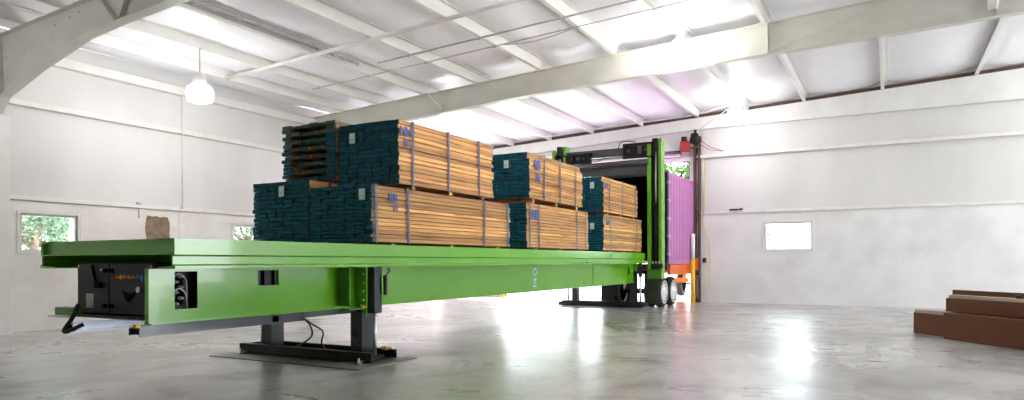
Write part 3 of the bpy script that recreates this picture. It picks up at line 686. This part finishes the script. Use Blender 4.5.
# small dark bolts holes on the side rail
MB().cyl((X1, 17.9, 1.66), (X1+.012, 17.9, 1.66), .035, 10).box(X1-.02, X1+.01, 17.88, 17.92, 1.58, 1.62).build('latch_hole', M['black'], pf)
MB().box(X1-.02, X1+.012, 16.2, 16.24, 1.44, 1.5).build('stake_pin', M['green_dark'], pf)
MB().bbox(BX, BX+.03, 20.30, 20.36, 1.10, 1.30, .005).build('stop_block', M['black'], pf)
# black skid channels under both beams
def skid(x0, x1, y0, y1, m):
    MB().prism([(x0, .80), (x1, .80), (x1, .715), (x1-.01, .715), (x1-.01, .79), (x0+.01, .79), (x0+.01, .715), (x0, .715)], 'Y', y0, y1).box(x0, x1, y1-.01, y1, .715, .80).box(x0+.002, x1-.002, y0+.05, y0+.06, .717, .8)\
        .box(x1-.012, x1-.001, y0+.01, y1-.01, .70, .815).box(x1, x1+.03, y0, y1, .705, .715).build('skid_channel', m, pf)
skid(-7.18, -6.99, 4.50, 6.85, M['blackgloss']); skid(-8.32, -8.16, 4.46, 7.5, M['skid'])
mb = MB(); mb.box(-8.32, -6.99, 6.3, 6.4, .72, .80); mb.box(-7.2, -6.99, 6.85, 7.9, .74, .82)
mb.build('skid_crossbar', M['blacksteel'], pf)
MB().bbox(-7.05, -6.99, 4.46, 4.52, .80, .84, .005).build('grease_nipple', M['yellow'], pf)
# tow handle at the front left
MB().bbox(-8.58, -8.20, 4.48, 4.60, .88, .98, .01).build('handle_bracket', M['green_dark'], pf)
MB().tube([(-8.22, 4.52, .95), (-8.10, 4.48, 1.01), (-8.04, 4.44, .99), (-8.08, 4.40, .86), (-8.15, 4.36, .745), (-8.12, 4.36, .72), (-8.06, 4.38, .74), (-7.99, 4.48, .80)], .024, 10).build('tow_handle', M['rubber'], pf)
MB().cyl((-8.72, 4.49, .875), (-8.2, 4.49, .875), .014, 8).build('handle_rod', M['galv'], pf)
# electrical cabinet
cab = MB().bbox(-8.66, -7.15, 4.80, 5.30, .885, 1.505, .012).build('control_cabinet', M['black'], pf)
cd = [MB().bbox(-8.64, -8.005, 4.775, 4.80, .90, 1.49, .008).build('cabinet_door', M['black'], pf),
      MB().bbox(-7.985, -7.17, 4.775, 4.80, .90, 1.49, .008).build('cabinet_door', M['black'], pf)]
MB().bbox(-8.45, -8.30, 4.768, 4.776, .96, 1.13, .003).build('label_plate', M['plate'], cd[0])
mb = MB(); mb.tube([(-8.30, 4.755, 1.47), (-8.25, 4.75, 1.36), (-8.20, 4.75, 1.26)], .016, 8); mb.bbox(-8.24, -8.12, 4.735, 4.776, 1.20, 1.27, .008); mb.build('door_lever', M['logo'], cd[0])
for z in (1.40, .985):
    MB().bbox(-8.10, -8.03, 4.75, 4.776, z-.02, z+.03, .006).build('latch', M['logo'], cd[0]); MB().bbox(-7.97, -7.90, 4.75, 4.776, z-.02, z+.03, .006).build('latch', M['logo'], cd[1])
MB().bbox(-8.12, -8.09, 4.745, 4.752, 1.40, 1.425, .002).build('key', M['galv'], cd[0])
cols = ['red', 'btn_orange', 'yellow', 'btn_orange', 'btn_orange', 'btn_orange', 'btn_blue']
for k, c in enumerate(cols):
    x = -7.86+k*.075; s = .013 if k != 2 else .022
    MB().cyl((x, 4.776, 1.33), (x, 4.735, 1.33), s, 10).build('push_button', M[c], cd[1])
    MB().box(x+.018, x+.030, 4.772, 4.776, 1.33, 1.36).build('button_tag', M['plate'], cd[1])
MB().bbox(-7.365, -7.335, 4.755, 4.776, 1.29, 1.35, .004).build('push_button', M['btn_blue'], cd[1])
MB().prism([(-7.74, 1.18), (-7.60, 1.14), (-7.44, 1.18), (-7.60, 1.04), (-7.66, 1.06)][::-1], 'Y', 4.768, 4.776).build('emblem', M['logo'], cd[1])['label'] = 'glossy black chevron emblem'
MB().cyl((-7.42, 4.776, 1.19), (-7.42, 4.755, 1.19), .035, 16).build('round_switch', M['galv'], cd[1])
for x in (-8.61, -7.20): MB().box(x-.015, x+.015, 4.772, 4.776, 1.44, 1.47).build('corner_marker', M['btn_orange'], cd[0 if x < -8 else 1])
# bottom tray under the cabinet
MB().box(-8.66, -7.1, 4.6, 5.4, .865, .883).build('cabinet_tray', M['blacksteel'], pf)
MB().box(X0+.05, X0+.07, Y0+.01, Y0+.02, 1.445, 1.585).build('end_post', M['green_dark'], pf)
# front legs
def leg(xc, out, yc, sl=True):
    p = MB().box(xc-.11, xc+.11, yc-.13, yc-.118, .12, .82).box(xc-.11, xc+.11, yc+.118, yc+.13, .12, .82).box(xc-.11, xc-.098, yc-.118, yc+.118, .12, .82).box(xc+.098, xc+.11, yc-.118, yc+.118, .12, .82).build('leg', M['blacksteel'], pf)
    xo = xc+out*.25
    if sl:
        MB().bbox(xo-.07, xo+.07, yc-.09, yc+.09, .73, 1.425, .008).build('cylinder_housing', M['blacksteel'], pf)
    else: MB().cyl((xo, yc, .73), (xo, yc, 1.42), .05, 16).build('cylinder_housing', M['blacksteel'], pf)
    MB().cyl((xo, yc, .10), (xo, yc, .74), .028, 16).build('piston_rod', M['chrome'], pf)
leg(-7.04, 1, 8.08); leg(-8.93, -1, 8.06)
mb = MB()
for (y0, y1) in ((7.74, 7.76), (8.32, 8.34)):
    mb.box(-9.35, -6.58, y0, y1, .03, .17)
mb.box(-9.35, -6.58, 7.76, 7.84, .155, .17); mb.box(-9.35, -6.58, 8.26, 8.32, .155, .17); mb.box(-9.35, -6.58, 7.76, 8.32, .03, .05); mb.box(-9.35, -9.33, 7.76, 8.32, .05, .155)
mb.box(-6.93, -6.70, 7.9, 8.2, .05, .10); mb.box(-9.3, -9.08, 7.9, 8.2, .05, .10)
mb.build('base_frame', M['black'], pf)
MB().bbox(-6.72, -6.62, 8.14, 8.22, .17, .22, .01).cyl((-6.75, 8.18, .2), (-6.55, 8.18, .2), .015, 8).build('lock_pin', M['yellow'], pf)
for x, y in ((-6.72, 7.64), (-9.2, 7.64), (-6.72, 8.42), (-9.2, 8.42)): MB().lathe([(0, .0), (.055, .0), (.06, .012), (.03, .02), (.018, .03), (.018, .09), (0, .09)], (x, y, .012)).box(x-.04, x+.04, min(y, y+(8.04-y)*.25), max(y, y+(8.04-y)*.25), .045, .06).build('levelling_foot', M['galv'], pf)
MB().bbox(BX+.33, BX+.38, 8.16, 8.22, 1.0, 1.3, .01).tube([(BX+.36, 8.2, 1.3), (BX+.38, 8.26, 1.36), (BX+.36, 8.24, 1.40)], .01, 6).build('valve_lever', M['rubber'], pf)
for k, pts in enumerate([[(-7.1, 6.86, .76), (-7.25, 7.2, .62), (-7.55, 7.55, .40), (-7.95, 7.7, .22), (-8.2, 7.85, .16)], [(-7.1, 6.9, .75), (-7.2, 7.2, .62), (-7.28, 7.5, .48), (-7.42, 7.62, .30), (-7.52, 7.8, .15)]]):
    MB().tube(pts, .013, 8).build('hydraulic_hose', M['plastic'], pf)
tag(MB().bbox(-9.5, -6.40, 7.28, 8.62, 0.0, .014, .004).build('floor_plate', M['dull'], None, (-7.95, 7.95, 0)), 'thin dull steel plate on the floor under the front legs', 'steel plate')
# rear legs and base
def rleg(xc, out):
    y = 21.25
    MB().box(xc-.10, xc+.10, y-.1, y+.1, .14, 1.35).build('leg', M['blacksteel'], pf)
    MB().cyl((xc+out*.24, y-.05, .1), (xc+out*.24, y-.05, 1.3), .03, 12).build('piston_rod', M['chrome'], pf)
    MB().bbox(xc+out*.24-.05, xc+out*.24+.05, y-.12, y+.03, 1.0, 1.45, .008).build('cylinder_housing', M['darkgrey'], pf)
rleg(-7.18, 1); rleg(-9.2, -1)
MB().bbox(-9.75, -6.78, 21.02, 21.5, .03, .15, .01).box(-9.65, -6.9, 21.06, 21.46, .15, .2).build('base_frame', M['black'], pf)
for x in (-9.6, -7.0): MB().cyl((x, 21.25, 0), (x, 21.25, .04), .07, 12).build('levelling_foot', M['galv'], pf)
tag(MB().bbox(-10.0, -6.6, 20.8, 21.72, 0, .012, .004).build('floor_plate', M['galv'], None, (-8, 21.2, 0)), 'thin bright steel plate on the floor under the rear legs', 'steel plate')
# rear gantry
def post(x0, x1, right):
    s = M['green']
    MB().box(x0, x0+.125, 21.05, 21.09, .95, 5.25).box(x1-.09, x1, 21.05, 21.09, .95, 5.35).box(x0, x0+.015, 21.09, 21.4, .95, 5.25).box(x1-.015, x1, 21.09, 21.4, .95, 5.35).build('gantry_post', s, pf)
    MB().box(x0+.015, x1-.015, 21.34, 21.36, .95, 5.2).build('post_web', M['black'], pf)
    xm = (x0+.125+x1-.09)/2
    MB().cyl((xm, 21.16, 3.3), (xm, 21.16, 5.0), .03, 12).build('piston_rod', M['chrome'], pf)
    MB().cyl((xm, 21.16, 1.2), (xm, 21.16, 3.3), .07, 12).cyl((xm, 21.16, 3.15), (xm, 21.16, 3.35), .085, 12).build('lift_cylinder', M['black'], pf)
    MB().bbox(xm-.08, xm+.1, 21.0, 21.2, 4.98, 5.36, .02).build('cylinder_head', M['black'], pf)
    MB().box(x0+.02, x1-.02, 21.0, 21.04, .95, 1.25).build('post_foot', M['green_dark'], pf)
post(-6.66, -6.20, 1); post(-9.97, -9.47, 0)
MB().box(-6.66, -6.6, 21.1, 21.2, 3.9, 5.0).build('guide_strip', M['galv'], pf)
mb = MB(); mb.bbox(-9.5, -6.6, 21.12, 21.3, 4.90, 5.16, .01)
mb.build('gantry_beam', M['darkgrey'], pf)
for (a, b, z0, z1) in ((-9.85, -8.55, 4.72, 5.06), (-7.45, -6.45, 4.78, 5.26)):
    o = MB().box(a, b, 21.0, 21.08, z1-.06, z1).box(a, b, 21.0, 21.08, z0, z0+.05).box(a, a+.06, 21.0, 21.1, z0, z1).box(b-.06, b, 21.0, 21.1, z0, z1).box((a+b)/2-.03, (a+b)/2+.03, 21.0, 21.1, z0, z1)\
        .box(a, b, 21.08, 21.1, z0, z1).build('drive_box', M['black'], pf)
    MB().cyl((a+.2, 20.93, (z0+z1)/2), (a+.2, 21.0, (z0+z1)/2), .05, 12).cyl((b-.25, 20.95, (z0+z1)/2), (b-.25, 21.0, (z0+z1)/2), .035, 12).bbox(b-.5, b-.38, 20.97, 21.0, z0+.12, z1-.1, .01).build('motor', M['darkgrey'], o)
MB().cyl((-9.4, 21.06, 4.62), (-6.62, 21.06, 4.66), .09, 12).box(-9.4, -6.62, 21.2, 21.24, 4.30, 4.62).build('tension_bar', M['darkgrey'], pf)
mb = MB(); mb.tube([(-7.6, 20.98, 5.1), (-7.5, 20.95, 5.3), (-7.3, 20.95, 5.33), (-7.0, 20.97, 5.28)], .015, 6); mb.tube([(-8.7, 20.98, 4.9), (-8.5, 20.95, 4.75), (-8.2, 20.95, 4.78), (-8.0, 20.98, 4.95)], .012, 6)
mb.build('cable', M['plastic'], pf)
MB().bbox(-6.5, -6.12, 20.88, 21.0, 1.28, 1.42, .01).build('junction_box', M['black'], pf)
for k in range(3): MB().cyl((-6.44+k*.1, 20.92, 1.42), (-6.44+k*.1, 20.92, 1.50), .025, 8).build('plug', M['galv'], pf)

# ------------------------------------------------------------------ lumber
def board_mesh(k):
    q = random.Random(50+k); mb = MB()
    # unit board: x -.5...5, y 0..1, z -.5...5, end paint on both ends
    ys = [0, .006, .994, 1]
    vs = []
    for i, y in enumerate(ys):
        for sx, sz in ((-1, -1), (1, -1), (1, 1), (-1, 1)):
            j = .012*q.uniform(-1, 1)
            vs.append((sx*.5*(1-.02*q.random()), y+(q.uniform(0, .002) if i in (0,) else 0), sz*.5*(1-.08*q.random())))
    F = [(0, 3, 2, 1)[::-1]]; mi = [1]
    for i in range(3):
        for k2 in range(4): F.append((i*4+k2, i*4+(k2+1) % 4, i*4+4+(k2+1) % 4, i*4+4+k2)); mi.append(0 if i == 1 else 1)
    F.append((12, 13, 14, 15)); mi.append(1)
    return vs, F, mi
BV = [board_mesh(k) for k in range(4)]
BM = {}
for key, tm in (('t', M['teal']), ('o', M['teal_old'])):
    BM[key] = []
    for vs, F, mi in BV:
        mb = MB()
        for f, m_ in zip(F, mi): mb.add([vs[i] for i in f], [tuple(range(len(f)))], m_)
        o = mb.build('board', [M['wood'] if key == 't' else M['oldwood'], tm]); BM[key].append(o.data); bpy.data.objects.remove(o)
bundle_n = 0
def bundle(x0, x1, y0, y1, z0, z1, label, straps, rows=14, ragged=False, front=True, side=True, tagpos=None, marks=None, seed=1, cap=100, taper=.0):
    q = random.Random(seed)
    root = empty('lumber_bundle', ((x0+x1)/2, y0, z0), label, 'lumber bundle', 'strapped lumber bundles')
    T = (z1-z0)/rows; cand = []
    W = x1-x0
    if ragged: rw = [.22, .2, .24, .2, .17, .215]
    base = [.17, .16, .19, .15, .20, .16, .22]; q.shuffle(base)
    if ragged: base = rw
    for r in range(rows):
        ws = [b*q.uniform(.93, 1.07) for b in base]
        s = sum(ws); ws = [w_*W/s for w_ in ws]; x = x0; n = len(ws)
        tp = (r > rows-3)*taper
        for c, w_ in enumerate(ws):
            xa, xb = x, x+w_-.007; x += w_
            if c == 0: xa += q.uniform(-.012, .012) if x0 < -8.5 else 0
            if c == n-1: xb += (q.uniform(-.014, .010)-tp) if x1 > -7.5 else 0
            off = q.uniform(0, .018)+q.choice([0, 0, 0, .02]); key = 't'
            h = T*.93
            if ragged and c < n-1:
                if r % 2 == 1 and c > 0: off = q.uniform(.25, .5)
                elif r % 2 == 0: off = q.uniform(0, .10); h = T*q.uniform(.7, .92)
                key = 'o' if (r > rows-5 or q.random() < .45) else 't'
            elif ragged: key = 'o' if r > rows-4 else 't'; off = q.uniform(.02, .05)
            zc = z0+T*(r+.5)
            end = y1+q.uniform(-.03, .03)
            prio = (3 if c == n-1 and side else 0)+(2 if front else 0)+(1 if r == rows-1 else 0)+.01*r+.005*c
            cand.append((prio, (xa+xb)/2, xb-xa, y0+off, end-y0-off, zc, h, key))
    cand.sort(key=lambda a: -a[0])
    lo = root.location
    for i, (p, xc, w_, y, ln, zc, h, key) in enumerate(cand[:cap]):
        o = bpy.data.objects.new('board', BM[key][i % 4]); C.objects.link(o); o.parent = root
        o.location = (xc-lo.x, y-lo.y, zc-lo.z); o.scale = (w_, ln, h); o.rotation_euler = (0, q.uniform(-.004, .004), 0)
    if len(cand) > cap:
        mb = MB()
        for i, (p, xc, w_, y, ln, zc, h, key) in enumerate(cand[cap:]):
            vs, F, mi = BV[i % 4]; vv = [(xc+a*w_, y+b*ln, zc+c_*h) for a, b, c_ in vs]
            for f, m_ in zip(F, mi): mb.add([vv[k] for k in f], [tuple(range(len(f)))], m_)
        o = mb.build('boards', [M['wood'], M['teal']], root); o['kind'] = 'stuff'
    e = .014
    for s in straps:
        sw = .024; t = .004; sl = q.uniform(-.03, .03)
        mb = MB(); a0, a1, b0, b1 = x0-(e if x0 < -8.5 else .001), x1+(e if x1 > -7.5 else .001), z0-.008, z1+.004
        def seg(p0, p1):
            pass
        mb.add([(a1, s-sw, b0), (a1+t, s-sw, b0), (a1+t, s+sw, b0), (a1, s+sw, b0), (a1, s-sw+sl, b1), (a1+t, s-sw+sl, b1), (a1+t, s+sw+sl, b1), (a1, s+sw+sl, b1)], [(0,1,2,3),(4,5,6,7),(0,1,5,4),(1,2,6,5),(2,3,7,6),(3,0,4,7)])
        mb.add([(a0-t, s-sw, b0), (a0, s-sw, b0), (a0, s+sw, b0), (a0-t, s+sw, b0), (a0-t, s-sw+sl, b1), (a0, s-sw+sl, b1), (a0, s+sw+sl, b1), (a0-t, s+sw+sl, b1)], [(0,1,2,3),(4,5,6,7),(0,1,5,4),(1,2,6,5),(2,3,7,6),(3,0,4,7)])
        mb.box(a0-t, a1+t, s-sw+sl, s+sw+sl, b1, b1+t); mb.box(a0-t, a1+t, s-sw, s+sw, b0-t, b0)
        o = mb.build('strap', M['strap'], root)
    if tagpos:
        tx, tz = tagpos; t = MB().bbox(tx-.06, tx+.06, y0-.022, y0-.018, tz-.085, tz+.085, .002).box(tx-.01, tx+.01, y0-.019, y0+.03, tz+.06, tz+.075).build('paper_tag', M['tag'], root)
        t['label'] = 'pale green paper tag stapled to the end'
        MB().box(tx-.045, tx+.045, y0-.0235, y0-.022, tz-.02, tz-.012).box(tx-.045, tx+.03, y0-.0235, y0-.022, tz-.045, tz-.037).build('print', M['plate'], t)
    if marks:
        for (txt, y, z, sz) in marks:
            text_mesh(txt, sz, 'stencil_mark', M['bluepaint'], root, (x1+.016, y, z), (R(90), 0, R(90)), .003, 'blue stencilled letters')
    return root
A0, A1, B0, B1 = -9.25, -7.988, -7.966, -6.72
# group 1
bundle(A0, A1, 7.92, 12.2, 1.80, 2.80, 'teal-ended lumber bundle on the deck at the near left, under the ragged pile', [8.4, 9.6, 11.4], tagpos=(-8.56, 2.64), seed=11)
bundle(B0, B1, 7.92, 12.2, 1.80, 2.66, 'nearest lower lumber bundle on the deck with blue lettering on its long side', [8.03, 8.82, 11.15, 12.08], tagpos=(-6.88, 2.51), marks=[('RB', 8.42, 2.43, .18), ('TI', 8.47, 2.28, .14)], seed=12)
bundle(A0+.05, A1-.005, 8.5, 11.6, 2.87, 3.85, 'ragged weathered lumber pile with recessed ends, upper left of the near stack', [9.4, 10.8], rows=15, ragged=True, seed=13)
bundle(B0, B1, 8.56, 11.52, 2.73, 3.745, 'topmost near lumber bundle with teal ends under the cream rafter', [8.92, 9.95, 10.98], rows=14, tagpos=(-7.64, 3.51), marks=[('HH', 8.74, 3.50, .20), ('YII', 8.75, 3.34, .15)], seed=14)
# group 2
bundle(A0+.1, A1, 12.9, 16.3, 1.80, 2.76, 'lower left lumber bundle hidden behind the near stack', [14, 15.5], front=False, side=False, seed=15, cap=20)
bundle(B0, B1, 12.9, 16.35, 1.80, 2.76, 'lower lumber bundle on the deck in the middle group', [13.05, 13.5, 15.6, 16.15], marks=[('RB', 13.28, 2.44, .26)], seed=16)
bundle(A0+.03, A1, 12.95, 16.0, 2.86, 3.88, 'upper left lumber bundle of the middle group, behind the taller near stack', [13.6, 15.2], seed=17, cap=100)
bundle(B0, B1, 13.05, 15.98, 2.86, 3.86, 'upper lumber bundle of the middle group with teal ends and blue lettering', [13.75, 14.6, 15.5], tagpos=(-7.28, 3.62), marks=[('RB', 13.40, 3.52, .28), ('RB', 13.44, 3.26, .2)], seed=18, taper=.05)
# group 3
bundle(A0+.1, A1, 17.35, 20.6, 1.80, 2.72, 'lower left lumber bundle hidden behind the middle group', [18, 20], front=False, side=False, seed=19, cap=20)
bundle(B0, B1, 17.4, 20.68, 1.80, 2.78, 'lower lumber bundle in the far group at the container opening', [17.95, 20.15], tagpos=(-7.04, 2.46), marks=[('RB', 17.7, 2.5, .18)], seed=20)
bundle(A0+.1, A1, 17.4, 20.3, 2.84, 3.74, 'upper left lumber bundle of the far group', [18.1, 19.9], front=False, side=False, seed=21, cap=30)
bundle(B0, B1, 17.4, 20.3, 2.84, 3.80, 'upper lumber bundle in the far group at the container opening', [17.85, 18.9, 20.0], tagpos=(-7.04, 3.57), marks=[('RB', 17.6, 3.5, .2)], seed=22, taper=.05)
# wooden spacers under each bundle
def spacers(x0, x1, ys, z0, z1, lab, grp):
    first = None
    for i, y in enumerate(ys):
        o = MB().bbox(x0+.0, x1+.005, y-.045, y+.045, z0+.001, z1-.001, .004).build('wooden_spacer', M['wood'], None, (x0, y, z0))
        tag(o, '%s wooden spacer %s' % (ordn[i], lab), 'spacer', grp)
for (x0, x1, s) in ((A0, A1, 'left'), (B0, B1, 'right')):
    for (ya, yb, g) in ((7.92, 12.2, 'near'), (12.95, 16.3, 'middle'), (17.45, 20.6, 'far')):
        d = yb-ya; ys = [ya+.12*d, ya+.5*d, ya+.88*d]
        spacers(x0, x1, ys, 1.76, 1.787, 'from the near end under the lower %s bundle, %s group' % (s, g), 'spacers under the lower bundles')
        zt = {'near': 2.66, 'middle': 2.76, 'far': 2.78}[g]; zb = {'near': 2.73, 'middle': 2.86, 'far': 2.84}[g]
        if s == 'left' and g == 'far': zt = 2.72
        if s == 'left' and g == 'near': zt, zb = 2.80, 2.87
        lo = max(ya, 8.7 if g == 'near' else ya); hi = {'near': 11.4, 'middle': 15.9, 'far': 20.2}[g]; d = hi-lo
        spacers(x0, x1-.01, [lo+.1*d, lo+.5*d, lo+.9*d], zt+.004, zb-.012, 'from the near end between the stacked %s bundles, %s group' % (s, g), 'spacers between stacked bundles')

# ------------------------------------------------------------------ brown steel sections on the floor at the right
def ibeam(p, ang, ln, h, w_, z, label):
    t = .016; sec = [(-w_/2, 0), (w_/2, 0), (w_/2, t), (t/2, t), (t/2, h-t), (w_/2, h-t), (w_/2, h), (-w_/2, h), (-w_/2, h-t), (-t/2, h-t), (-t/2, t), (-w_/2, t)]
    o = MB().prism([(a, b) for a, b in sec], 'Y', 0, ln).build('steel_beam', M['rust'])
    o.location = (p[0], p[1], z); o.rotation_euler = (0, 0, ang)
    return tag(o, label, 'steel beam', 'brown steel beams on the floor')
def boxbeam(p, ang, ln, h, w_, z, label):
    o = MB().bbox(-w_/2, w_/2, 0, ln, 0, h, .006).build('steel_beam', M['rust'])
    o.location = (p[0], p[1], z); o.rotation_euler = (0, 0, ang); return tag(o, label, 'steel beam', 'brown steel beams on the floor')
AN = math.atan2(-1.89, 1.43)-R(90)
boxbeam((.56, 16.65), AN, 5.5, .425, .24, 0, 'brown steel beam on the floor whose end shows furthest left')
boxbeam((1.02, 15.62), AN, 4.5, .50, .22, 0, 'brown steel beam on the floor at the front of the stack')
boxbeam((1.10, 16.05), AN+.02, 4.6, .26, .26, .505, 'brown steel beam on top of the stack, at the front')
boxbeam((1.17, 16.55), AN+.02, 4.8, .91, .06, 0, 'thin upright brown steel plate at the back of the stack')
for (p, a, l, z, wd, lab) in (((.56, 16.65), AN, .95, .4255, .2, 'pale strip on the low left end of the brown steel stack'),
                          ((1.10, 16.05), AN+.02, 4.6, .7655, .14, 'long pale strip on top of the brown steel stack')):
    o = MB().bbox(-wd/2, wd/2, .01, l, 0, .065, .004).build('pale_strip', M['palestrip']); o.location = (p[0], p[1], z); o.rotation_euler = (0, 0, a); tag(o, lab, 'wood strip')  # plain pale strips added to draw the pale bands along the beams
mb = MB().bbox(-.05, .05, -.07, .07, 0, .05, .005); o = mb.build('steel_clip', M['black']); o.location = (2.02, 14.86, .831)
tag(o, 'small black clip on top of the brown steel stack', 'clip')
